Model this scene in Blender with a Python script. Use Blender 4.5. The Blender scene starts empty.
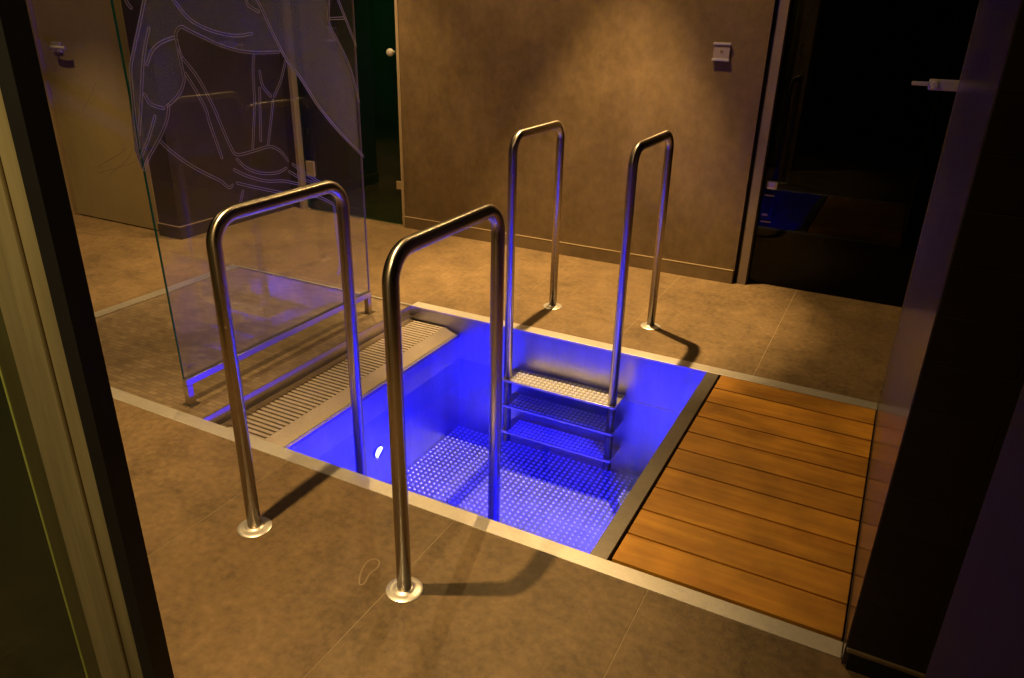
import bpy, bmesh, math, random
from mathutils import Vector, Matrix
random.seed(4)
S = bpy.context.scene
COL = S.collection

# ------------------------------------------------------------------ camera
F_PX = 745.19
YAW, PITCH, ROLL = -0.46985, 0.41603, 0.02469
EYE = Vector((0, 0, 1.55))
fw = Vector((math.sin(YAW)*math.cos(PITCH), math.cos(YAW)*math.cos(PITCH), -math.sin(PITCH)))
rt = Vector((math.cos(YAW), -math.sin(YAW), 0)); up = rt.cross(fw)
r2 = math.cos(ROLL)*rt + math.sin(ROLL)*up
u2 = -math.sin(ROLL)*rt + math.cos(ROLL)*up
cd = bpy.data.cameras.new('camera'); cam = bpy.data.objects.new('camera', cd); COL.objects.link(cam)
M = Matrix((r2, u2, -fw)).transposed().to_4x4(); M.translation = EYE
cam.matrix_world = M
cd.sensor_width = 36; cd.lens = F_PX*36/1024; cd.clip_start = 0.02
S.camera = cam

def on_x(px, py, x):
    """point of the plane X = x that the photograph shows at (px, py)"""
    d = fw + (px-512)/F_PX*r2 - (py-339)/F_PX*u2
    return EYE + d*((x-EYE.x)/d.x)

# ------------------------------------------------------------------ materials
def new_mat(name):
    m = bpy.data.materials.new(name); m.use_nodes = True
    nt = m.node_tree; nt.nodes.clear()
    out = nt.nodes.new('ShaderNodeOutputMaterial')
    return m, nt, out
def N(nt, t, **kw):
    n = nt.nodes.new(t)
    for k, v in kw.items():
        if k in n.inputs: n.inputs[k].default_value = v
        else: setattr(n, k, v)
    return n
def coords(nt, scale=(1,1,1)):
    g = N(nt, 'ShaderNodeNewGeometry'); mp = N(nt, 'ShaderNodeMapping')
    mp.inputs['Scale'].default_value = scale
    nt.links.new(g.outputs['Position'], mp.inputs['Vector'])
    return mp.outputs['Vector']
def c4(c): return (c[0], c[1], c[2], 1)
def surface(name, ca, cb, rough=0.6, metal=0.0, spec=0.5, layers=((3, 1),), stretch=(1,1,1), bump=0.0, bump_scale=40,
            bump_stretch=None, rough_var=0.0, aniso=0.0, tangent=False):
    m, nt, out = new_mat(name); L = nt.links.new
    b = N(nt, 'ShaderNodeBsdfPrincipled'); b.inputs['Metallic'].default_value = metal
    b.inputs['Roughness'].default_value = rough; b.inputs['Specular IOR Level'].default_value = spec
    b.inputs['Anisotropic'].default_value = aniso
    v = coords(nt, stretch); last = None
    if tangent:
        tg = N(nt, 'ShaderNodeTangent'); tg.direction_type = 'UV_MAP'; tg.uv_map = 'along'; L(tg.outputs[0], b.inputs['Tangent'])
    for sc, w in layers:
        n = N(nt, 'ShaderNodeTexNoise'); n.inputs['Scale'].default_value = sc; n.inputs['Detail'].default_value = 7
        n.inputs['Roughness'].default_value = 0.62
        L(v, n.inputs['Vector'])
        if last is None: last = n.outputs['Fac']
        else:
            mx = N(nt, 'ShaderNodeMix'); mx.inputs[0].default_value = w
            L(last, mx.inputs[2]); L(n.outputs['Fac'], mx.inputs[3]); last = mx.outputs[0]
    rp = N(nt, 'ShaderNodeValToRGB'); rp.color_ramp.elements[0].position = .36; rp.color_ramp.elements[1].position = .64
    rp.color_ramp.elements[0].color = c4(ca); rp.color_ramp.elements[1].color = c4(cb)
    L(last, rp.inputs[0]); L(rp.outputs[0], b.inputs['Base Color'])
    if rough_var:
        mr = N(nt, 'ShaderNodeMapRange'); mr.inputs[3].default_value = rough-rough_var; mr.inputs[4].default_value = rough+rough_var
        L(last, mr.inputs[0]); L(mr.outputs[0], b.inputs['Roughness'])
    if bump:
        v2 = coords(nt, bump_stretch or (1,1,1))
        n = N(nt, 'ShaderNodeTexNoise'); n.inputs['Scale'].default_value = bump_scale; n.inputs['Detail'].default_value = 4
        L(v2, n.inputs['Vector'])
        bp = N(nt, 'ShaderNodeBump'); bp.inputs['Strength'].default_value = bump; bp.inputs['Distance'].default_value = .004
        L(n.outputs['Fac'], bp.inputs['Height']); L(bp.outputs[0], b.inputs['Normal'])
    L(b.outputs[0], out.inputs[0])
    return m

def tiled(name, ca, cb, grout, size, axis_u, axis_v, rough=.3, joint=.004, stagger=True, bump=.6):
    """small tiles: brick texture over two world axes"""
    m, nt, out = new_mat(name); L = nt.links.new
    g = N(nt, 'ShaderNodeNewGeometry'); sp = N(nt, 'ShaderNodeSeparateXYZ'); cb_ = N(nt, 'ShaderNodeCombineXYZ')
    L(g.outputs['Position'], sp.inputs[0]); L(sp.outputs[axis_u], cb_.inputs[0]); L(sp.outputs[axis_v], cb_.inputs[1])
    br = N(nt, 'ShaderNodeTexBrick'); br.offset = .5 if stagger else 0
    br.inputs['Scale'].default_value = 1; br.inputs['Brick Width'].default_value = size[0]; br.inputs['Row Height'].default_value = size[1]
    br.inputs['Mortar Size'].default_value = joint; br.inputs['Mortar Smooth'].default_value = .2
    br.inputs['Color1'].default_value = c4(ca); br.inputs['Color2'].default_value = c4(cb); br.inputs['Mortar'].default_value = c4(grout)
    L(cb_.outputs[0], br.inputs['Vector'])
    ns = N(nt, 'ShaderNodeTexNoise'); ns.inputs['Scale'].default_value = 9; ns.inputs['Detail'].default_value = 5
    L(g.outputs['Position'], ns.inputs['Vector'])
    mr = N(nt, 'ShaderNodeMapRange'); mr.inputs[3].default_value = .6; mr.inputs[4].default_value = 1.4; L(ns.outputs['Fac'], mr.inputs[0])
    mu = N(nt, 'ShaderNodeVectorMath', operation='SCALE'); L(br.outputs['Color'], mu.inputs[0]); L(mr.outputs[0], mu.inputs['Scale'])
    b = N(nt, 'ShaderNodeBsdfPrincipled'); b.inputs['Roughness'].default_value = rough
    L(mu.outputs[0], b.inputs['Base Color'])
    bp = N(nt, 'ShaderNodeBump'); bp.inputs['Strength'].default_value = bump; bp.inputs['Distance'].default_value = .002; bp.invert = True
    L(br.outputs['Fac'], bp.inputs['Height']); L(bp.outputs[0], b.inputs['Normal'])
    L(b.outputs[0], out.inputs[0])
    return m

def glassy(name, tint, haze=0.0, haze_col=(.6,.6,.6), rough=.0, ior=1.5, ripple=0.0):
    """clear sheet: see-through with a real fresnel reflection and a little diffuse haze"""
    m, nt, out = new_mat(name); L = nt.links.new
    tr = N(nt, 'ShaderNodeBsdfTransparent'); tr.inputs[0].default_value = c4(tint)
    gl = N(nt, 'ShaderNodeBsdfGlossy'); gl.inputs['Roughness'].default_value = rough; gl.inputs[0].default_value = (1,1,1,1)
    fr = N(nt, 'ShaderNodeFresnel'); fr.inputs[0].default_value = ior
    di = N(nt, 'ShaderNodeBsdfDiffuse'); di.inputs[0].default_value = c4(haze_col)
    ge = N(nt, 'ShaderNodeNewGeometry'); fm = N(nt, 'ShaderNodeMath', operation='SUBTRACT', use_clamp=True)
    L(fr.outputs[0], fm.inputs[0]); L(ge.outputs['Backfacing'], fm.inputs[1])   # one reflection per sheet
    a = N(nt, 'ShaderNodeMixShader'); a.inputs[0].default_value = haze
    L(tr.outputs[0], a.inputs[1]); L(di.outputs[0], a.inputs[2])
    mx = N(nt, 'ShaderNodeMixShader'); L(fm.outputs[0], mx.inputs[0]); L(a.outputs[0], mx.inputs[1]); L(gl.outputs[0], mx.inputs[2])
    if ripple:
        n = N(nt, 'ShaderNodeTexNoise'); n.inputs['Scale'].default_value = 5; n.inputs['Detail'].default_value = 2
        L(coords(nt), n.inputs['Vector'])
        bp = N(nt, 'ShaderNodeBump'); bp.inputs['Strength'].default_value = ripple; bp.inputs['Distance'].default_value = .01
        L(n.outputs['Fac'], bp.inputs['Height']); L(bp.outputs[0], gl.inputs['Normal'])
    L(mx.outputs[0], out.inputs[0])
    return m

def emitter(name, col, s):
    m, nt, out = new_mat(name)
    e = N(nt, 'ShaderNodeEmission'); e.inputs[0].default_value = c4(col); e.inputs[1].default_value = s
    nt.links.new(e.outputs[0], out.inputs[0]); return m

def wood_mat():
    m, nt, out = new_mat('oiled_teak'); L = nt.links.new
    oi = N(nt, 'ShaderNodeObjectInfo')
    g = N(nt, 'ShaderNodeNewGeometry')
    off = N(nt, 'ShaderNodeVectorMath', operation='SCALE'); off.inputs[0].default_value = (7.3, 3.1, 5.7); L(oi.outputs['Random'], off.inputs['Scale'])
    ad = N(nt, 'ShaderNodeVectorMath', operation='ADD'); L(g.outputs['Position'], ad.inputs[0]); L(off.outputs[0], ad.inputs[1])
    mp = N(nt, 'ShaderNodeMapping'); mp.inputs['Scale'].default_value = (1.6, 16, 16); L(ad.outputs[0], mp.inputs['Vector'])
    n = N(nt, 'ShaderNodeTexNoise'); n.inputs['Scale'].default_value = 2.2; n.inputs['Detail'].default_value = 8; n.inputs['Distortion'].default_value = .25
    L(mp.outputs[0], n.inputs['Vector'])
    rp = N(nt, 'ShaderNodeValToRGB'); e = rp.color_ramp.elements
    e[0].position = .3; e[0].color = (.47,.19,.014,1); e[1].position = .72; e[1].color = (.66,.31,.028,1)
    L(n.outputs['Fac'], rp.inputs[0])
    n2 = N(nt, 'ShaderNodeTexNoise'); n2.inputs['Scale'].default_value = 4.5; n2.inputs['Detail'].default_value = 4; L(ad.outputs[0], n2.inputs['Vector'])
    r2_ = N(nt, 'ShaderNodeMapRange'); r2_.inputs[1].default_value = .3; r2_.inputs[2].default_value = .6; r2_.inputs[3].default_value = .62; r2_.inputs[4].default_value = 1.05
    L(n2.outputs['Fac'], r2_.inputs[0])
    sc = N(nt, 'ShaderNodeVectorMath', operation='SCALE'); L(rp.outputs[0], sc.inputs[0]); L(r2_.outputs[0], sc.inputs['Scale'])
    v3 = N(nt, 'ShaderNodeMapRange'); v3.inputs[3].default_value = .85; v3.inputs[4].default_value = 1.12; L(oi.outputs['Random'], v3.inputs[0])
    s2 = N(nt, 'ShaderNodeVectorMath', operation='SCALE'); L(sc.outputs[0], s2.inputs[0]); L(v3.outputs[0], s2.inputs['Scale'])
    b = N(nt, 'ShaderNodeBsdfPrincipled'); b.inputs['Roughness'].default_value = .5
    L(s2.outputs[0], b.inputs['Base Color'])
    bp = N(nt, 'ShaderNodeBump'); bp.inputs['Strength'].default_value = .25; bp.inputs['Distance'].default_value = .002
    L(n.outputs['Fac'], bp.inputs['Height']); L(bp.outputs[0], b.inputs['Normal'])
    L(b.outputs[0], out.inputs[0]); return m

M_floor = surface('stone_tile', (.085,.056,.028), (.25,.163,.08), rough=.5, spec=.35, layers=((1.7,1),(7,.5),(38,.36)), bump=.25, bump_scale=120, rough_var=.12)
M_floor_dark = surface('stone_tile_dark', (.12,.08,.045), (.21,.145,.08), rough=.5, spec=.35, layers=((2.2,1),(11,.45),(55,.3)), bump=.25, bump_scale=120, rough_var=.1)
M_grout = surface('tile_grout', (.30,.22,.13), (.38,.28,.17), rough=.8)
M_wall = surface('brown_plaster', (.085,.056,.028), (.17,.114,.058), rough=.42, spec=.4, layers=((1.3,1),(5,.5),(20,.25)), stretch=(1,1,.8), bump=.35, bump_scale=14, bump_stretch=(3,3,1), rough_var=.1)
M_skirt = surface('brown_skirting', (.12,.08,.04), (.17,.115,.06), rough=.4, layers=((6,1),))
M_block = surface('black_brown_plaster', (.022,.015,.010), (.038,.026,.018), rough=.5, layers=((2,1),(9,.4)))
M_steel = surface('brushed_steel', (.60,.56,.51), (.72,.67,.62), rough=.42, metal=.96, layers=((4,1),(60,.4)), stretch=(1,1,1), bump=.06, bump_scale=200, bump_stretch=(1,.1,1), rough_var=.05)
M_lip = surface('lip_steel', (.27,.225,.185), (.36,.30,.25), rough=.38, metal=.9, layers=((5,1),(90,.5)), bump=.1, bump_scale=300)
M_stand = surface('satin_steel', (.42,.37,.32), (.5,.44,.39), rough=.3, metal=1)
M_rim = surface('rim_steel', (.68,.63,.57), (.80,.75,.68), rough=.42, metal=.78, layers=((4,1),(60,.4)), bump=.06, bump_scale=200, bump_stretch=(.1,1,1), rough_var=.05)
M_beam = surface('dark_reflection_steel', (.20,.175,.15), (.28,.25,.21), rough=.4, metal=.9, layers=((5,1),(50,.4)))  # same steel as the rim, reflection of dark surroundings put into the colour
M_tube = surface('polished_steel_tube', (.38,.33,.27), (.44,.38,.31), rough=.26, metal=1, layers=((3,1),), aniso=.88, tangent=True)
M_flange = surface('turned_steel', (.80,.76,.70), (.9,.86,.8), rough=.34, metal=.75, layers=((30,1),))
M_basin = surface('basin_steel', (.42,.42,.46), (.55,.55,.60), rough=.36, metal=1, layers=((2,1),(30,.3)), stretch=(3,3,.6), bump=.08, bump_scale=60, bump_stretch=(3,3,.3))
M_stud = surface('studded_basin_steel', (.42,.42,.46), (.56,.56,.62), rough=.34, metal=1, layers=((8,1),))
M_studtop = surface('stud_polish_glint', (.86,.86,.88), (.92,.92,.94), rough=.3, metal=.55)  # polished studs, their glint put into a paler colour
M_treadtop = surface('burr_polish_glint', (.90,.88,.85), (.95,.93,.9), rough=.3, metal=.35)  # polished burrs, bright glints painted in by a paler tone
M_tread = surface('perforated_tread_steel', (.50,.47,.44), (.62,.59,.55), rough=.34, metal=.85, layers=((20,1),))
M_grate = surface('grate_bar', (.50,.42,.33), (.60,.51,.41), rough=.4, metal=.6, layers=((30,1),))
M_black = surface('gap_black', (.01,.009,.008), (.016,.014,.012), rough=.8)
M_tray = tiled('shower_mosaic', (.15,.105,.065), (.22,.16,.10), (.12,.085,.05), (.05,.025), 'X', 'Y', rough=.4, joint=.0018, bump=.5)
M_rtile = tiled('dark_glazed_tile', (.065,.05,.065), (.095,.075,.095), (.09,.07,.09), (.6,.055), 'Y', 'Z', rough=.2, joint=.002)  # purple reflection of the pool put into tile and grout colour
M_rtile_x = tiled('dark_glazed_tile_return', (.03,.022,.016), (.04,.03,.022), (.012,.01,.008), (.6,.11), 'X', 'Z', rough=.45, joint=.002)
M_dark = surface('dark_paint', (.014,.011,.009), (.022,.017,.014), rough=.6)
M_pier = surface('dark_blue_brown_panel', (.014,.009,.004), (.022,.014,.006), rough=.75, spec=.1, layers=((2,1),))
M_green = surface('green_lit_wall', (.10,.14,.12), (.2,.26,.22), rough=.5, layers=((1.5,1),(6,.4)))
M_jamb = surface('brown_jamb', (.15,.11,.085), (.2,.15,.115), rough=.4)
M_ceil = surface('dark_ceiling', (.03,.025,.02), (.045,.037,.03), rough=.8)
M_glass = glassy('clear_glass', (.93,.95,.94), haze=.011, haze_col=(.55,.5,.62), ior=1.5)  # limescale haze, with the purple of the lights put into its colour
M_edge = surface('green_glass_edge', (.008,.07,.06), (.012,.1,.085), rough=.15, spec=.8)
M_edge2 = surface('pale_glass_edge', (.20,.17,.18), (.26,.22,.24), rough=.3)
M_etch = glassy('etched_line', (.75,.75,.78), haze=.45, haze_col=(.62,.56,.62), ior=1.2)
M_frost = glassy('frosted_glass', (.62,.62,.60), haze=.30, haze_col=(.50,.47,.40), ior=1.2)
M_dglass = glassy('smoked_glass', (.12,.11,.11), ior=1.3, haze=.02, haze_col=(.03,.025,.02))
M_gglass = glassy('green_glass', (.30,.52,.42), haze=.03, haze_col=(.02,.06,.045))
M_fdoor = surface('frosted_door_glass', (.20,.16,.085), (.27,.21,.115), rough=.28, spec=.5, layers=((1.2,1),(5,.3)))
M_frame = surface('tan_frame', (.36,.27,.16), (.42,.32,.2), rough=.35, metal=.3)
M_jtan = surface('olive_lacquer_frame', (.30,.23,.11), (.46,.35,.17), rough=.3, layers=((2,1),), stretch=(8,8,.8))
M_jolive = surface('olive_dark_frame', (.10,.085,.03), (.13,.11,.04), rough=.4, layers=((2,1),), stretch=(8,8,.8))
M_jglass = surface('near_green_glass', (.045,.048,.02), (.06,.064,.028), rough=.12, spec=.6)
M_jedge = surface('near_glass_edge', (.5,.52,.10), (.6,.62,.14), rough=.2)
M_fit = surface('satin_fitting', (.62,.58,.52), (.72,.68,.6), rough=.35, metal=.6)
M_switch = surface('switch_plastic', (.26,.20,.22), (.3,.24,.26), rough=.35)
M_chrome = surface('chrome_fitting', (.75,.72,.68), (.8,.77,.73), rough=.15, metal=1)
M_teak = wood_mat()
M_water = glassy('pool_water', (.64,.69,1.0), ior=1.33, ripple=.12)
M_mark = surface('dried_water_mark', (.26,.19,.11), (.34,.25,.15), rough=.6)
M_lens = emitter('pool_lamp_lens', (.95,.97,1), 12)
M_blue_lens = emitter('blue_pool_lamp_lens', (.0,.0,1), 8)

# ------------------------------------------------------------------ mesh helpers
def link(name, bm, mat, parent=None, smooth=False, mat2=None):
    me = bpy.data.meshes.new(name); bmesh.ops.recalc_face_normals(bm, faces=bm.faces); bm.to_mesh(me); bm.free()
    me.materials.append(mat)
    if mat2: me.materials.append(mat2)
    if smooth:
        for p in me.polygons: p.use_smooth = True
    o = bpy.data.objects.new(name, me); COL.objects.link(o)
    if parent: o.parent = parent; o.matrix_parent_inverse = Matrix.Translation(-Vector(parent.location))
    return o
def struct(o): o['kind'] = 'structure'; return o
def tag(o, label, cat, group=None, kind=None):
    o['label'] = label; o['category'] = cat
    if group: o['group'] = group
    if kind: o['kind'] = kind
    return o
def empty(name, loc):
    o = bpy.data.objects.new(name, None); COL.objects.link(o); o.location = loc; o.empty_display_size = .1; return o
def box(bm, x0, x1, y0, y1, z0, z1, bev=0):
    vs = [bm.verts.new((x, y, z)) for x in (x0, x1) for y in (y0, y1) for z in (z0, z1)]
    fs = [(0,1,3,2),(4,6,7,5),(0,4,5,1),(2,3,7,6),(0,2,6,4),(1,5,7,3)]
    nf = [bm.faces.new([vs[i] for i in f]) for f in fs]
    if bev:
        es = list({e for f in nf for e in f.edges})
        bmesh.ops.recalc_face_normals(bm, faces=nf)
        bmesh.ops.bevel(bm, geom=es, offset=bev, segments=2, affect='EDGES', profile=.6)
def boxes(name, mat, lst, parent=None, bev=0):
    bm = bmesh.new()
    for b in lst: box(bm, *b, bev=bev)
    return link(name, bm, mat, parent)
def tube(bm, pts, r, n=24, caps=True):
    pts = [Vector(p) for p in pts]; rings = []; nrm = None
    for i, p in enumerate(pts):
        t = (pts[min(i+1, len(pts)-1)]-pts[max(i-1, 0)]).normalized()
        if nrm is None: nrm = t.orthogonal().normalized()
        nrm = (nrm - t*nrm.dot(t)).normalized(); bn = t.cross(nrm)
        rings.append([bm.verts.new(p+r*(math.cos(a)*nrm+math.sin(a)*bn)) for a in [2*math.pi*k/n for k in range(n)]])
    for a, b in zip(rings, rings[1:]):
        for k in range(n): bm.faces.new((a[k], a[(k+1)%n], b[(k+1)%n], b[k]))
    uv = bm.loops.layers.uv.get('along') or bm.loops.layers.uv.new('along')
    idx = {v: (i, k) for i, rg in enumerate(rings) for k, v in enumerate(rg)}
    acc = [0.0]
    for a, b in zip(pts, pts[1:]): acc.append(acc[-1]+(b-a).length)
    for f in bm.faces:
        if all(v in idx for v in f.verts):
            ks = [idx[v][1] for v in f.verts]; wrap = max(ks) == n-1 and min(ks) == 0
            for l in f.loops:
                i, k = idx[l.vert]; l[uv].uv = (acc[i], (k+n if wrap and k == 0 else k)/n*.13)
    if caps: bm.faces.new(rings[0][::-1]); bm.faces.new(rings[-1])
def lathe(bm, prof, c, axis='Z', n=36):
    rings = []
    for r, h in prof:
        ring = []
        for k in range(n):
            a = 2*math.pi*k/n; u, v = r*math.cos(a), r*math.sin(a)
            ring.append(bm.verts.new(Vector(c)+Vector({'Z': (u, v, h), 'Y': (u, h, v), 'X': (h, u, v)}[axis])))
        rings.append(ring)
    for a, b in zip(rings, rings[1:]):
        for k in range(n): bm.faces.new((a[k], a[(k+1)%n], b[(k+1)%n], b[k]))
    bm.faces.new(rings[0][::-1]); bm.faces.new(rings[-1])
def prism(bm, prof, y0, y1):
    """extrude an (x, z) outline along y"""
    a = [bm.verts.new((x, y0, z)) for x, z in prof]; b = [bm.verts.new((x, y1, z)) for x, z in prof]
    n = len(prof)
    for k in range(n): bm.faces.new((a[k], a[(k+1)%n], b[(k+1)%n], b[k]))
    bm.faces.new(a[::-1]); bm.faces.new(b)
def smooth_by_angle(o, deg=35):
    for p in o.data.polygons: p.use_smooth = True
    me = o.data; bm = bmesh.new(); bm.from_mesh(me)
    for e in bm.edges:
        if len(e.link_faces) == 2 and e.calc_face_angle(0) > math.radians(deg): e.smooth = False
    bm.to_mesh(me); bm.free()

# ------------------------------------------------------------------ key measures
Y0, Y1, Y2, Y3 = 1.7135, 1.776, 3.253, 3.323          # pool surround: outer / inner, near / far
XL, XP, XW, XR = -1.985, -.612, -.548, .130             # basin left, basin right, deck left, right wall
XG0, XG1 = -2.300, -2.072                               # gutter
ZB = -.68                                               # basin floor
XT = -3.63                                              # left end of the shower tray
YB = 4.60                                               # back wall
H = 3.05

# ------------------------------------------------------------------ floor: stone slabs with open joints over grout
def slabs(bm, xs, ys, g=.0012, z=0.0):
    for a, b in zip(xs, xs[1:]):
        for c, d in zip(ys, ys[1:]): box(bm, a+g, b-g, c+g, d-g, z-.02, z, bev=.0012)
bm = bmesh.new()
slabs(bm, [-6.6,-5.4,-4.7,-3.98,-3.24,-2.515,-1.79,-1.068,-.402,.32,1.6], [-1.6,-.9,.2,Y0])
slabs(bm, [-6.6,-5.4,-4.7,-3.885,-3.70], [Y0,3.25,YB+.02,6.6])
slabs(bm, [-3.70,-3.35,-2.61,XG0], [Y2+.014,YB+.02,6.6])
slabs(bm, [XG0,-1.83,-1.115,-.411,.32,1.6], [Y3,YB+.02,6.6], .0012)
slabs(bm, [XR+.01,1.6], [Y0,Y3])
floor = struct(link('floor', bm, M_floor))
bm = bmesh.new()
for x0, x1, y0, y1 in ((-6.7,1.7,-1.7,Y0), (-6.7,-3.70,Y0,6.7), (-3.70,XG0,Y2+.014,6.7), (XG0,1.7,Y3,6.7), (XR,1.7,Y0,Y3)):
    box(bm, x0, x1, y0, y1, -.06, -.0012)
g_ = link('tile_grout', bm, M_grout, floor)
# dried footprint-shaped water mark
def ribbon(bm, pts, n, w, t, closed=False):
    """flat strip along pts, lying on the plane with normal n, half width w, thickness t"""
    pts = [Vector(p) for p in pts]; n = Vector(n); rows = []
    m = len(pts)
    for i, p in enumerate(pts):
        a = pts[(i-1) % m] if closed else pts[max(i-1, 0)]; b = pts[(i+1) % m] if closed else pts[min(i+1, m-1)]
        s = (b-a).normalized().cross(n)*w
        rows.append([bm.verts.new(p+s), bm.verts.new(p-s), bm.verts.new(p-s+n*t), bm.verts.new(p+s+n*t)])
    pr = list(zip(rows, rows[1:])) + ([(rows[-1], rows[0])] if closed else [])
    for a, b in pr:
        for k in range(4): bm.faces.new((a[k], a[(k+1)%4], b[(k+1)%4], b[k]))
    if not closed: bm.faces.new(rows[0][::-1]); bm.faces.new(rows[-1])
def spline(pts, k=6, closed=False):
    pts = [Vector(p) for p in pts]; out = []; m = len(pts)
    rng = range(m if closed else m-1)
    for i in rng:
        g = (lambda j: pts[j % m]) if closed else (lambda j: pts[min(max(j, 0), m-1)])
        p0, p1, p2, p3 = g(i-1), g(i), g(i+1), g(i+2)
        for q in range(k):
            t = q/k
            out.append(.5*((2*p1)+(p2-p0)*t+(2*p0-5*p1+4*p2-p3)*t*t+(-p0+3*p1-3*p2+p3)*t**3))
    if not closed: out.append(pts[-1])
    return out
bm = bmesh.new()
def on_floor(px, py):
    d = fw + (px-512)/F_PX*r2 - (py-339)/F_PX*u2
    return EYE + d*((.0003-EYE.z)/d.z)
ribbon(bm, spline([on_floor(*q) for q in [(359.4,584),(360.5,573.7),(366.4,562.5),(374.6,559),(379.3,562),(377,568),(369.5,574),(364.5,583)]], 5, True), (0,0,1), .0024, .0004, True)
link('water_mark', bm, M_mark, floor)

# shower tray (mosaic) left of the gutter, with its steel edge strips
struct(boxes('floor', M_tray, [(XT, XG0-.004, Y1, Y2, -.06, -.006)]))
bm = bmesh.new()
box(bm, XT-.07, XT, Y0, Y2+.014, -.05, .003, bev=.0015)
box(bm, XT, XG0, Y2, Y2+.014, -.05, .003, bev=.0015)
struct(link('trim_1', bm, M_steel))

# ------------------------------------------------------------------ the plunge pool
pool = tag(empty('plunge_pool', (-1.3, 2.5, ZB-.02)), 'stainless steel plunge pool sunk in the tiled floor, glowing blue, with studded bottom', 'pool')
T = .012
# surround (rim) frame
bm = bmesh.new()
box(bm, XT, XR-.002, Y0, Y1, -.008, .002, bev=.0015)                 # near
box(bm, XG0, XR-.002, Y2, Y3, -.008, .002, bev=.0015)                # far
link('rim', bm, M_rim, pool)
boxes('dividing_beam', M_beam, [(XP, XW-.006, Y1, Y2, -.09, .001)], pool, bev=.0015)
# overflow lip: bevelled profile falling to the water
bm = bmesh.new(); prism(bm, [(XG1, -.20), (XG1, -.077), (XG1+.004, -.075), (XL-.012, -.099), (XL+.006, -.104), (XL+.006, -.122), (XL-.008, -.126), (XL-.008, -.20)], Y1, Y2)
link('overflow_lip', bm, M_lip, pool)
# gutter: edge riser, ledge, trough
bm = bmesh.new(); prism(bm, [(XG0-.004, -.20), (XG0-.004, .002), (XG0+.002, .002), (XG0+.002, -.052), (XG0+.022, -.052), (XG0+.022, -.19), (XG1, -.19), (XG1, -.20)], Y1, Y2)
link('gutter_channel', bm, M_stand, pool)
# basin walls
bm = bmesh.new()
box(bm, XL-.02, XL, Y1-.015, Y2+.015, ZB-.02, -.10)
box(bm, XP, XP+.02, Y1-.015, Y2+.015, ZB-.02, -.05)
box(bm, XG0, XP, Y1-.015, Y1, ZB-.02, -.0085)
box(bm, XG0, XP, Y2, Y2+.015, ZB-.02, -.0085)
link('basin_wall', bm, M_basin, pool)
boxes('waterline_glint', M_steel, [(-1.00, XP-.13, Y2-.004, Y2, -.2535, -.2505)], pool)  # added strip standing in for the meniscus highlight along the waterline
# studded bottom
bm = bmesh.new(); box(bm, XL, XP, Y1, Y2, ZB-.02, ZB)
P_ = .0302; nx = int((XP-XL)/P_); ny = int((Y2-Y1)/P_)
for i in range(nx):
    for j in range(ny):
        cx = XL+.02+i*P_; cy = Y1+.02+j*P_
        rings = []
        for r, h in ((.0078, 0), (.0062, .0026), (.003, .004)):
            rings.append([bm.verts.new((cx+r*math.cos(a), cy+r*math.sin(a), ZB+h)) for a in [math.pi/4*k for k in range(8)]])
        for a, b in zip(rings, rings[1:]):
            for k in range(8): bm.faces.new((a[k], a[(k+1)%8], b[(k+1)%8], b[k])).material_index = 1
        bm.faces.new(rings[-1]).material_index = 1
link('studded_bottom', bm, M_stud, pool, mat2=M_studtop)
# round inlet on the far wall behind the steps
bm = bmesh.new(); lathe(bm, [(.045,0),(.045,-.006),(.036,-.011),(.03,-.008),(.012,-.008),(.01,-.012),(.004,-.013)], (-1.575, Y2, -.43), 'Y')
o = link('wall_inlet', bm, M_steel, pool); smooth_by_angle(o)
# underwater lamps: one half-hooded white on the left wall, blue ones on the right and near walls
bm = bmesh.new(); lathe(bm, [(.036,0),(.036,.005),(.03,.008),(.027,.006)], (XL, 2.487, -.45), 'X')
lampbody = link('lamp_bezel', bm, M_basin, pool)
bm = bmesh.new()
arc = [(math.cos(a), math.sin(a)) for a in [math.pi*k/14 for k in range(15)]]
vs = [bm.verts.new((XL+.0075, 2.487+.026*(x*.80-y*.6)+.004, -.45+.026*(x*.6+y*.8)-.004)) for x, y in arc]
wf = bm.faces.new(vs); ex = bmesh.ops.extrude_face_region(bm, geom=[wf])
for v in ex['geom']:
    if isinstance(v, bmesh.types.BMVert): v.co.x += .0025
link('lamp_lens', bm, M_lens, lampbody)
BLUE = [((XP, 2.02, -.42), 'X', -1), ((XP, 2.62, -.42), 'X', -1)]
for (c, ax, s) in BLUE:
    bm = bmesh.new(); lathe(bm, [(.05,0),(.05,s*.006),(.042,s*.01)], c, ax)
    bz = link('lamp_bezel', bm, M_basin, pool)
    c2 = Vector(c); bm = bmesh.new(); lathe(bm, [(.04,s*.0105),(.038,s*.013),(.02,s*.015)], c, ax)
    link('lamp_lens', bm, M_blue_lens, bz)

# drain grate in the gutter
bm = bmesh.new(); pitch = .0272; y = Y1+.006
while y+.0165 < Y2:
    box(bm, XG0+.024, XG1-.002, y, y+.0165, -.092, -.079, bev=.001); y += pitch
for x in (XG0+.026, XG1-.02, (XG0+XG1)/2):
    box(bm, x, x+.012, Y1+.004, Y2-.004, -.105, -.0935)
tag(link('drain_grate', bm, M_grate), 'beige slatted overflow grate between the shower floor and the blue pool', 'grate')
# water
bm = bmesh.new(); f = [bm.verts.new(v) for v in ((XL+.001, Y1+.001, -.2535), (XP-.001, Y1+.001, -.2535), (XP-.001, Y2-.001, -.2535), (XL+.001, Y2-.001, -.2535))]
bm.faces.new(f)
tag(link('water', bm, M_water), 'still clear water filling the blue lit plunge pool', 'water', kind='stuff')

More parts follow.
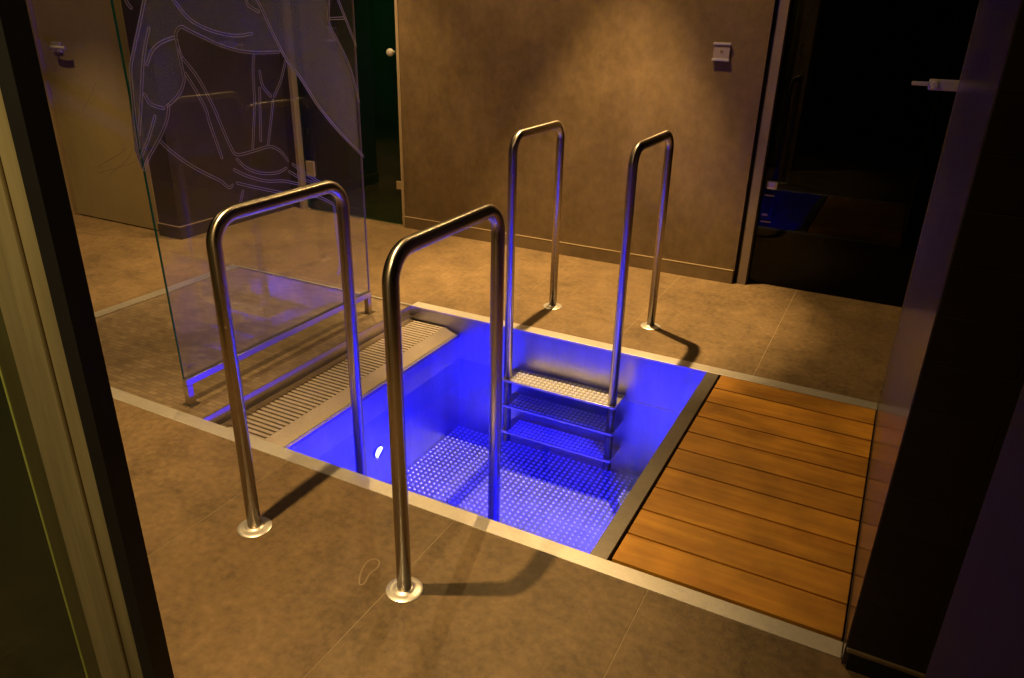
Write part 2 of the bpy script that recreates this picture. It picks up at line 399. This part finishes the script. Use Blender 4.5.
# ------------------------------------------------------------------ timber deck
deck = tag(empty('timber_deck', ((XW+XR)/2, (Y1+Y2)/2, -.05)), 'honey brown timber duckboard of ten planks between the pool and the tiled wall', 'deck')
n = 10; g = .008; x0, x1 = XW+.006, XR-.006; y0 = Y1+.008; w = (Y2-.006-y0)/n
for k in range(n):
    bm = bmesh.new(); box(bm, x0, x1, y0+k*w+g/2, y0+(k+1)*w-g/2, -.022, .004, bev=.0022)
    link('plank', bm, M_teak, deck)
boxes('bearer', M_black, [(x0+.05, x0+.09, y0, Y2-.01, -.05, -.0225), (x1-.09, x1-.05, y0, Y2-.01, -.05, -.0225)], deck)
struct(boxes('trim_2', M_black, [(XP+.02, XR, Y1, Y2, -.075, -.0505)]))

# ------------------------------------------------------------------ handrails
R_T, BEND, HR = .0212, .08, 1.0185
def rail_pts(x, ya, yb, zb):
    """foot (x, ya, 0) up, over towards yb, down to zb"""
    s = 1 if yb > ya else -1; p = [(x, ya, 0), (x, ya, HR-BEND)]
    for k in range(1, 12):
        a = math.pi/2*k/12; p.append((x, ya+s*BEND*(1-math.cos(a)), HR-BEND+BEND*math.sin(a)))
    p += [(x, ya+s*BEND, HR), (x, yb-s*BEND, HR)]
    for k in range(1, 12):
        a = math.pi/2*k/12; p.append((x, yb-s*BEND+s*BEND*math.sin(a), HR-BEND+BEND*math.cos(a)))
    p += [(x, yb, HR-BEND), (x, yb, zb)]
    return p
def flange(parent, x, y):
    bm = bmesh.new(); lathe(bm, [(.054,.0),(.0545,.0015),(.051,.0035),(.038,.005),(.027,.0062),(.024,.009),(.0215,.009)], (x, y, .0004))
    o = link('floor_flange', bm, M_flange, parent); smooth_by_angle(o, 50)
def make_rail(x, ya, yb, name, parent=None):
    bm = bmesh.new(); tube(bm, rail_pts(x, ya, yb, -.60), R_T, 32)
    return link(name, bm, M_tube, parent, smooth=True)
for x, lab in ((-1.612, 'curved steel handrail at the near pool edge, nearest the glass screen'),
               (-1.026, 'curved steel handrail at the near pool edge, the one further from the glass screen')):
    r = empty('handrail', (x, 1.370, 0)); tag(r, lab, 'handrail', 'handrails at the near pool edge')
    make_rail(x, 1.370, 1.911, 'tube', r); flange(r, x, 1.370)
ladder = tag(empty('pool_ladder', (-1.31, 3.66, 0)), 'steel pool ladder with two tall handrails and three perforated steps at the far edge', 'ladder')
for x in (-1.602, -1.020):
    t = make_rail(x, 3.660, 3.1185, 'handrail', ladder); flange(t, x, 3.660)
    t.children[0].matrix_parent_inverse = Matrix.Identity(4)
for z in (-.222, -.372, -.531):
    bm = bmesh.new(); box(bm, -1.626, -.996, 3.088, 3.245, z-.012, z, bev=.002)
    for i in range(23):
        for j in range(5):
            cx = -1.575+i*.0238; cy = 3.108+j*.029
            rings = []
            for r, h in ((.0100, 0), (.0082, .0034), (.005, .0036), (.0044, .0004)):
                rings.append([bm.verts.new((cx+r*math.cos(a), cy+r*math.sin(a), z+h)) for a in [math.pi/5*k for k in range(10)]])
            for a, b in zip(rings, rings[1:]):
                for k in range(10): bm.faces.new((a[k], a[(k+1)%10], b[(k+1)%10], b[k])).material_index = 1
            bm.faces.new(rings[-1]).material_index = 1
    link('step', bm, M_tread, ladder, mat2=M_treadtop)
for x in (-1.602, -1.020):
    boxes('wall_bracket', M_basin, [(x-.006, x+.006, 3.13, Y2, -.585, -.56)], ladder)

# ------------------------------------------------------------------ shower glass screen on its low steel stand
XS = -2.450
gs = tag(empty('glass_screen', (XS, 2.45, 0)), 'etched clear glass shower screen standing on a low steel frame by the pool gutter', 'screen')
YA, YC, ZT = 1.832, 3.072, .118
bm = bmesh.new(); box(bm, XS-.014, XS+.014, YA, YC, ZT-.030, ZT, bev=.0015)
link('bottom_rail', bm, M_stand, gs)
for y in (YA, YC-.028):
    bm = bmesh.new(); box(bm, XS-.014, XS+.014, y, y+.028, -.004, ZT-.0305, bev=.0015); box(bm, XS-.028, XS+.028, y-.012, y+.04, -.006, -.001, bev=.001)
    link('leg', bm, M_stand, gs)
def sheet(bm, ya0, ya1, yb0, yb1):
    p = [(ya0, ZT+.001), (yb0, ZT+.001), (yb1, 2.10), (ya1, 2.10)]
    a = [bm.verts.new((XS-.005, y, z)) for y, z in p]; b = [bm.verts.new((XS+.005, y, z)) for y, z in p]
    for k in range(4): bm.faces.new((a[k], a[(k+1)%4], b[(k+1)%4], b[k]))
    bm.faces.new(a[::-1]); bm.faces.new(b)
bm = bmesh.new(); sheet(bm, YA+.0015, YA-.031, YC, YC+.004); pane = link('glass_pane', bm, M_glass, gs)
bm = bmesh.new(); sheet(bm, YA-.001, YA-.034, YA+.0013, YA-.0312); link('glass_edge', bm, M_edge, gs)
bm = bmesh.new(); sheet(bm, YC+.0002, YC+.0042, YC+.0022, YC+.0062); link('glass_edge', bm, M_edge2, gs)
GX = XS+.0052
def gp(px, py): return on_x(px, py, GX)
lines = [
 [(165,-12),(173.5,0),(184.9,14.6),(194.6,22.7),(207.6,29.2),(220.6,33.3),(236.8,35.7),(252,33.5)],
 [(181.6,57),(176.8,42),(176,32.4),(180.8,26.8),(188,30),(204.4,38),(220.6,45.4),(240,51),(258,52.7),(279,52)],
 [(174.3,37.3),(162,42),(152.4,50.3),(146.8,65)],
 [(176.8,40.5),(179.2,55),(182.5,70),(184,81),(180,92.5),(172,102),(167,106)],
 [(144.3,94),(150.8,104),(163.8,108.4)],
 [(148,-20),(142.7,8),(137.8,32),(133,53.5),(130.5,70),(132,90),(135,120),(139,148)],
 [(149,28),(145,47),(142.7,65),(142,81),(140.5,110),(139,135)],
 [(168.7,105),(167,119.5),(159,139),(149,157),(144,170)],
 [(155,116),(149,137),(141,157)],
 [(159.7,140.6),(172,152),(190,165),(207.6,174.6),(220.6,181),(228.7,187.6),(232.7,185)],
 [(181.6,57),(198,78),(212.5,105),(220.6,124),(230,145.5),(236.8,154.6),(253.6,151),(269.6,146.6),(280,151),(288,161)],
 [(185,73),(196,91),(206,110),(209,121),(217,144),(222,158)],
 [(236.8,159),(246.5,168),(260.7,173),(276.6,172.8),(286.4,168)],
 [(234,169.6),(246.5,175.8),(266,181),(283.7,181),(298,184)],
 [(236.8,183),(255.4,187.3),(278,192),(300,196)],
 [(292.6,164.3),(305,173),(319,182),(334,190)],
 [(289,171.4),(301.4,178.5),(315.6,184),(326,192)],
 [(305,195),(319,197),(333,204)],
 [(243,191),(240,204),(238,212)],
 [(334,206),(337,235),(340,262),(338,274)],
 [(253.8,55),(253,68),(254,91),(254.5,104),(252.7,148)],
 [(259.5,88),(260,110),(260.7,141)],
 [(273,100),(271,120),(268,145)],
 [(259.5,71),(262.7,86),(271,96.5)],
 [(285.4,61),(280.6,81),(274,96.5)],
 [(244,-18),(257,0),(264.3,14.6),(275.7,39),(287,60),(301.6,79.5),(319,107),(340,132.5),(363.4,156.4)],
 [(329,-30),(329,0),(329,22.7),(339,43.8),(350,68),(359,102)],
 [(330,-20),(338,0),(347,22.7),(356,45.4)],
 [(330,18.6),(344,18)],
 [(243,-12),(246.5,0),(248,5),(258.7,12)],
 [(122,-20),(126,0),(131,8)],
]
for ln in lines:
    bm = bmesh.new(); pts = spline([gp(*q) for q in ln], 5)
    n = Vector((1, 0, 0)); a, b = [], []
    for i, p in enumerate(pts):
        s = (pts[min(i+1, len(pts)-1)]-pts[max(i-1, 0)]).normalized().cross(n)*.0048
        a.append(p+s); b.append(p-s)
    e0 = (pts[0]-pts[1]).normalized()*.004; e1 = (pts[-1]-pts[-2]).normalized()*.004
    ribbon(bm, a+[pts[-1]+e1]+b[::-1]+[pts[0]+e0], n, .0013, .0006, True)
    link('etched_line', bm, M_etch, pane)
def petal(poly):
    bm = bmesh.new(); lo = [bm.verts.new(gp(*q)-Vector((.0108, 0, 0))) for q in poly]
    f0 = bm.faces.new(lo); ex = bmesh.ops.extrude_face_region(bm, geom=[f0])
    for v in ex['geom']:
        if isinstance(v, bmesh.types.BMVert): v.co.x -= .0004
    bmesh.ops.triangulate(bm, faces=[f for f in bm.faces if len(f.verts) > 4])
    link('frosted_petal', bm, M_frost, pane)
petal([(148,-25),(244,-25),(257,0),(264,15),(276,39),(283,52),(258,52.7),(240,51),(220.6,45.4),(204.4,38),(188,30),(180.8,26.8),(176,32.4),(177,42),(182.5,70),(184,81),(180,92.5),(167,106),(167,119.5),(159,139),(149,157),(144,170),(137,150),(131,100),(130.5,70),(137.8,32),(142.7,8)])
petal([(244,-25),(329,-25),(329,22.7),(339,43.8),(350,68),(359,102),(364,155),(340,132.5),(319,107),(301.6,79.5),(287,60),(275.7,39),(264.3,14.6),(257,0)])

# ------------------------------------------------------------------ walls
XE = -.786
struct(boxes('wall_back', M_wall, [(-3.275, XE, YB, YB+.10, 0, H)]))
bm = bmesh.new(); box(bm, -3.275, XE-.004, YB-.012, YB, 0, .084, bev=.002)
struct(link('baseboard_back', bm, M_skirt))
struct(boxes('trim_highlight', M_frame, [(-3.275, XE-.004, YB-.013, YB-.0005, .0845, .0885)]))  # added pale strip: light caught by the skirting's top edge, as colour
struct(boxes('trim_3', M_frame, [(-3.300, -3.277, YB-.006, YB+.10, 0, H)]))
# dark block column on the left, with skirting
struct(boxes('wall_left', M_block, [(-4.64, -4.43, 3.49, YB+.10, 0, H)]))
bm = bmesh.new(); box(bm, -4.648, -4.422, 3.482, 3.49, 0, .088, bev=.001); box(bm, -4.43, -4.422, 3.49, YB, 0, .088, bev=.001)
struct(link('baseboard_left', bm, M_block))
bm = bmesh.new(); box(bm, -4.65, -4.420, 3.480, 3.489, .0885, .094); box(bm, -4.429, -4.420, 3.489, YB, .0885, .094)
struct(link('trim_4', bm, M_frame))
# green glass door in the niche
d = struct(boxes('door_1', M_gglass, [(-4.25, -3.302, 4.640, 4.650, .012, H-.02)]))
bm = bmesh.new(); lathe(bm, [(.010,0),(.010,-.03),(.024,-.034),(.027,-.045),(.024,-.058),(.012,-.064)], (-3.352, 4.640, 1.255), 'Y')
o = link('door_knob', bm, M_fit, d); smooth_by_angle(o, 40)
boxes('hinge', M_frame, [(-4.25, -4.17, 4.622, 4.6395, .28, .40)], d, bev=.002)
boxes('hinge', M_frame, [(-3.365, -3.305, 4.622, 4.6395, .28, .34)], d, bev=.002)
struct(boxes('trim_5', M_frame, [(-4.328, -4.298, 4.60, 4.66, 0, H)]))
struct(boxes('wall_left', M_block, [(-4.43, -4.3355, 4.63, 4.70, 0, H)]))
# frosted glass door beside the column, its frame and lever
d = struct(boxes('door_2', M_fdoor, [(-5.655, -4.72, 3.545, 3.557, .01, H-.02)]))
struct(boxes('trim_6', M_frame, [(-5.70, -5.66, 3.52, 3.60, 0, H), (-4.705, -4.655, 3.53, 3.58, 0, H)]))
bm = bmesh.new(); lathe(bm, [(.028,0),(.028,-.008),(.02,-.012),(.01,-.014),(.01,-.05)], (-5.47, 3.545, 1.235), 'Y')
tube(bm, [(-5.47,3.495,1.235),(-5.42,3.488,1.237),(-5.35,3.488,1.237),(-5.31,3.492,1.236)], .011, 16)
box(bm, -5.52, -5.42, 3.53, 3.5445, 1.20, 1.27, bev=.004)
o = link('door_handle', bm, M_fit, d); smooth_by_angle(o, 40)
for ln in ([(-5.35,.80),(-5.2,.94),(-5.12,1.03)], [(-5.3,.42),(-5.1,.50),(-4.9,.60)], [(-5.28,.38),(-5.05,.44),(-4.85,.50)], [(-5.2,.36),(-4.95,.50),(-4.88,.58)]):
    bm = bmesh.new(); ribbon(bm, spline([(x, 3.5446, z) for x, z in ln], 5), (0,-1,0), .003, .0006); link('etched_line', bm, M_frame, d)
# dark tiled wall further left
struct(boxes('wall_left', M_rtile_x, [(-6.6, -5.71, 3.60, 3.75, 0, H)]))
struct(boxes('baseboard_left', M_black, [(-6.6, -5.71, 3.585, 3.60, 0, .10)]))
# smoked glass front right of the plaster wall
struct(boxes('trim_7', M_jamb, [(-.766, -.712, 4.62, 4.72, 0, H)]))
struct(boxes('wall_back', M_green, [(-4.54, -3.30, 5.5, 5.6, 0, H)]))
struct(boxes('wall_back', M_black, [(XE+.001, -.767, 4.64, 4.70, 0, H)]))
d = struct(boxes('door_3', M_dglass, [(-.711, .45, 4.695, 4.705, .01, H-.02)]))
bm = bmesh.new()
box(bm, .045, .22, 4.676, 4.6945, 1.212, 1.268, bev=.008); box(bm, -.035, .045, 4.668, 4.690, 1.232, 1.252, bev=.004)
lathe(bm, [(.018,0),(.018,-.012),(.014,-.014)], (.075, 4.678, 1.240), 'Y', 20)
o = link('lever_handle', bm, M_fit, d); o['label'] = 'steel lever handle on a glass door'
bm = bmesh.new(); box(bm, -.748+.06, -.625, 4.680, 4.6945, .598, .648, bev=.010); link('door_plate', bm, M_fit, d)  # small pale plate on the glass, thin bars below it
bm = bmesh.new(); box(bm, -.690, -.632, 4.684, 4.6945, .556, .564, bev=.001); box(bm, -.690, -.655, 4.684, 4.6945, .435, .447, bev=.002); box(bm, -.690, -.63, 4.686, 4.6945, .395, .402)
link('door_plate', bm, M_frame, d)
struct(boxes('door_4', M_dglass, [(.455, 1.6, 4.695, 4.705, .01, H-.02)]))
# right-hand tiled wall beside the deck and its return
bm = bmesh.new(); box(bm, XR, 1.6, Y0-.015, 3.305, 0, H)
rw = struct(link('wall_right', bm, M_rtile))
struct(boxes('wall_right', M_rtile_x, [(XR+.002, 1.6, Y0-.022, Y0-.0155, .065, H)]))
struct(boxes('baseboard_right', M_black, [(XR+.012, 1.6, Y0-.030, Y0-.0155, 0, .055)]))
struct(boxes('trim_8', M_frame, [(XR+.004, 1.6, Y0-.030, Y0-.0155, .0555, .0645)]))
bm = bmesh.new(); box(bm, XR-.001, XR+.007, 3.3055, 3.3135, 0, H); box(bm, XR-.005, XR+.005, 3.312, 3.33, .045, .075)
struct(link('trim_9', bm, M_frame))
# near doorway: right pier, left jamb
struct(boxes('wall_near', M_pier, [(.186, 1.6, -1.5, 1.0, 0, H)]))
struct(boxes('trim_10', M_dark, [(-1.053, -1.017, .594, .63, 0, H)]))
bm = bmesh.new(); box(bm, -1.197, -1.0535, .596, .63, 0, H); box(bm, -1.136, -1.094, .588, .5955, 0, H, bev=.003)
struct(link('trim_11', bm, M_jtan))
struct(boxes('trim_12', M_jolive, [(-1.256, -1.1975, .601, .63, 0, H)]))
d = struct(boxes('door_5', M_jglass, [(-3.0, -1.2625, .606, .615, .004, H)]))
boxes('glass_edge', M_jedge, [(-1.2622, -1.2565, .600, .617, .004, H)], d)
struct(boxes('wall_near', M_dark, [(-6.6, -3.01, .60, .66, 0, H)]))
# enclosure
struct(boxes('wall_left', M_dark, [(-6.7, -6.6, -1.6, 6.6, 0, H)]))
struct(boxes('wall_right', M_dark, [(1.6, 1.7, -1.6, 6.6, 0, H)]))
struct(boxes('wall_back', M_dark, [(-6.6, 1.6, 6.6, 6.7, 0, H)]))
struct(boxes('wall_near', M_dark, [(-6.6, 1.6, -1.7, -1.6, 0, H)]))
struct(boxes('wall_back', M_dark, [(-3.30, -3.2, YB+.10, 6.6, 0, H), (-.9, -.8, YB+.10, 6.6, 0, H), (-4.64, -4.54, YB+.1, 6.6, 0, H)]))
struct(boxes('ceiling', M_ceil, [(-6.7, 1.7, -1.7, 6.7, H, H+.1)]))

# ------------------------------------------------------------------ wall switch
sx0, sx1, sz0, sz1 = -1.085, -.985, 1.312, 1.402
sw = tag(empty('wall_switch', (-1.035, YB-.001, sz0)), 'small square wall switch with chrome edges on the brown plaster wall', 'switch')
bm = bmesh.new(); box(bm, sx0+.004, sx1-.004, YB-.016, YB-.001, sz0, sz1, bev=.002); link('face_plate', bm, M_switch, sw)
for z in (sz0-.004, sz1-.008):
    bm = bmesh.new(); box(bm, sx0, sx1, YB-.022, YB-.0165, z, z+.013, bev=.002); link('chrome_strip', bm, M_fit, sw)
bm = bmesh.new(); lathe(bm, [(.008,0),(.008,-.002),(.006,-.003)], (-1.035, YB-.0162, 1.36), 'Y', 20); link('sensor', bm, M_skirt, sw)

# ------------------------------------------------------------------ lights
WARM = (1.0, .65, .26)
def spot(name, loc, to, watts, full, blend=.5, col=WARM, rad=.022):
    l = bpy.data.lights.new(name, 'SPOT'); l.energy = watts; l.color = col; l.spot_size = math.radians(full); l.spot_blend = blend
    l.shadow_soft_size = rad
    o = bpy.data.objects.new(name, l); COL.objects.link(o); o.location = loc
    o.rotation_euler = (Vector(to)-Vector(loc)).to_track_quat('-Z', 'Y').to_euler(); return o
def down(x, y, w, spill, full=56, col=WARM):
    spot('downlight', (x, y, 2.99), (x, y, 0), w, full, .55, col)
    spot('downlight_spill', (x, y, 2.98), (x, y, 0), spill, 130, .9, col)
down(-1.60, 1.05, 290, 50, 62)
down(-1.59, 3.95, 760, 160, 54)
down(-3.35, 3.95, 260, 125, 60)
down(-3.35, 1.30, 120, 20, 60)
down(-5.10, 2.60, 260, 40, 60)  # added to brighten the frosted door, continuing the lamp spacing
spot('jamb_fill_light', (-.9, -.5, 2.9), (-1.5, .6, .6), 110, 70, .8, (1, .80, .40), .05)  # added fill behind the camera to light the near jamb, no known source
spot('green_room_light', (-3.8, 5.05, 2.6), (-3.8, 5.3, 0), 5, 110, 1, (.05, 1, .5), .05)
for (c, ax, s) in BLUE:
    l = bpy.data.lights.new('pool_light', 'AREA'); l.shape = 'DISK'; l.size = .08; l.spread = math.radians(110); l.energy = 54; l.color = (0, 0, 1)
    o = bpy.data.objects.new('pool_light', l); COL.objects.link(o)
    dirv = Vector((s, 0, -.35)).normalized()
    o.location = Vector(c)+dirv*.02; o.rotation_euler = dirv.to_track_quat('-Z', 'Y').to_euler()

w = bpy.data.worlds.new('world'); w.use_nodes = True; w.node_tree.nodes['Background'].inputs[0].default_value = (.010, .007, .004, 1)
w.node_tree.nodes['Background'].inputs[1].default_value = 1; S.world = w
S.view_settings.view_transform = 'Standard'; S.view_settings.look = 'None'; S.view_settings.gamma = 1
S.view_settings.use_curve_mapping = False; S.view_settings.exposure = 0
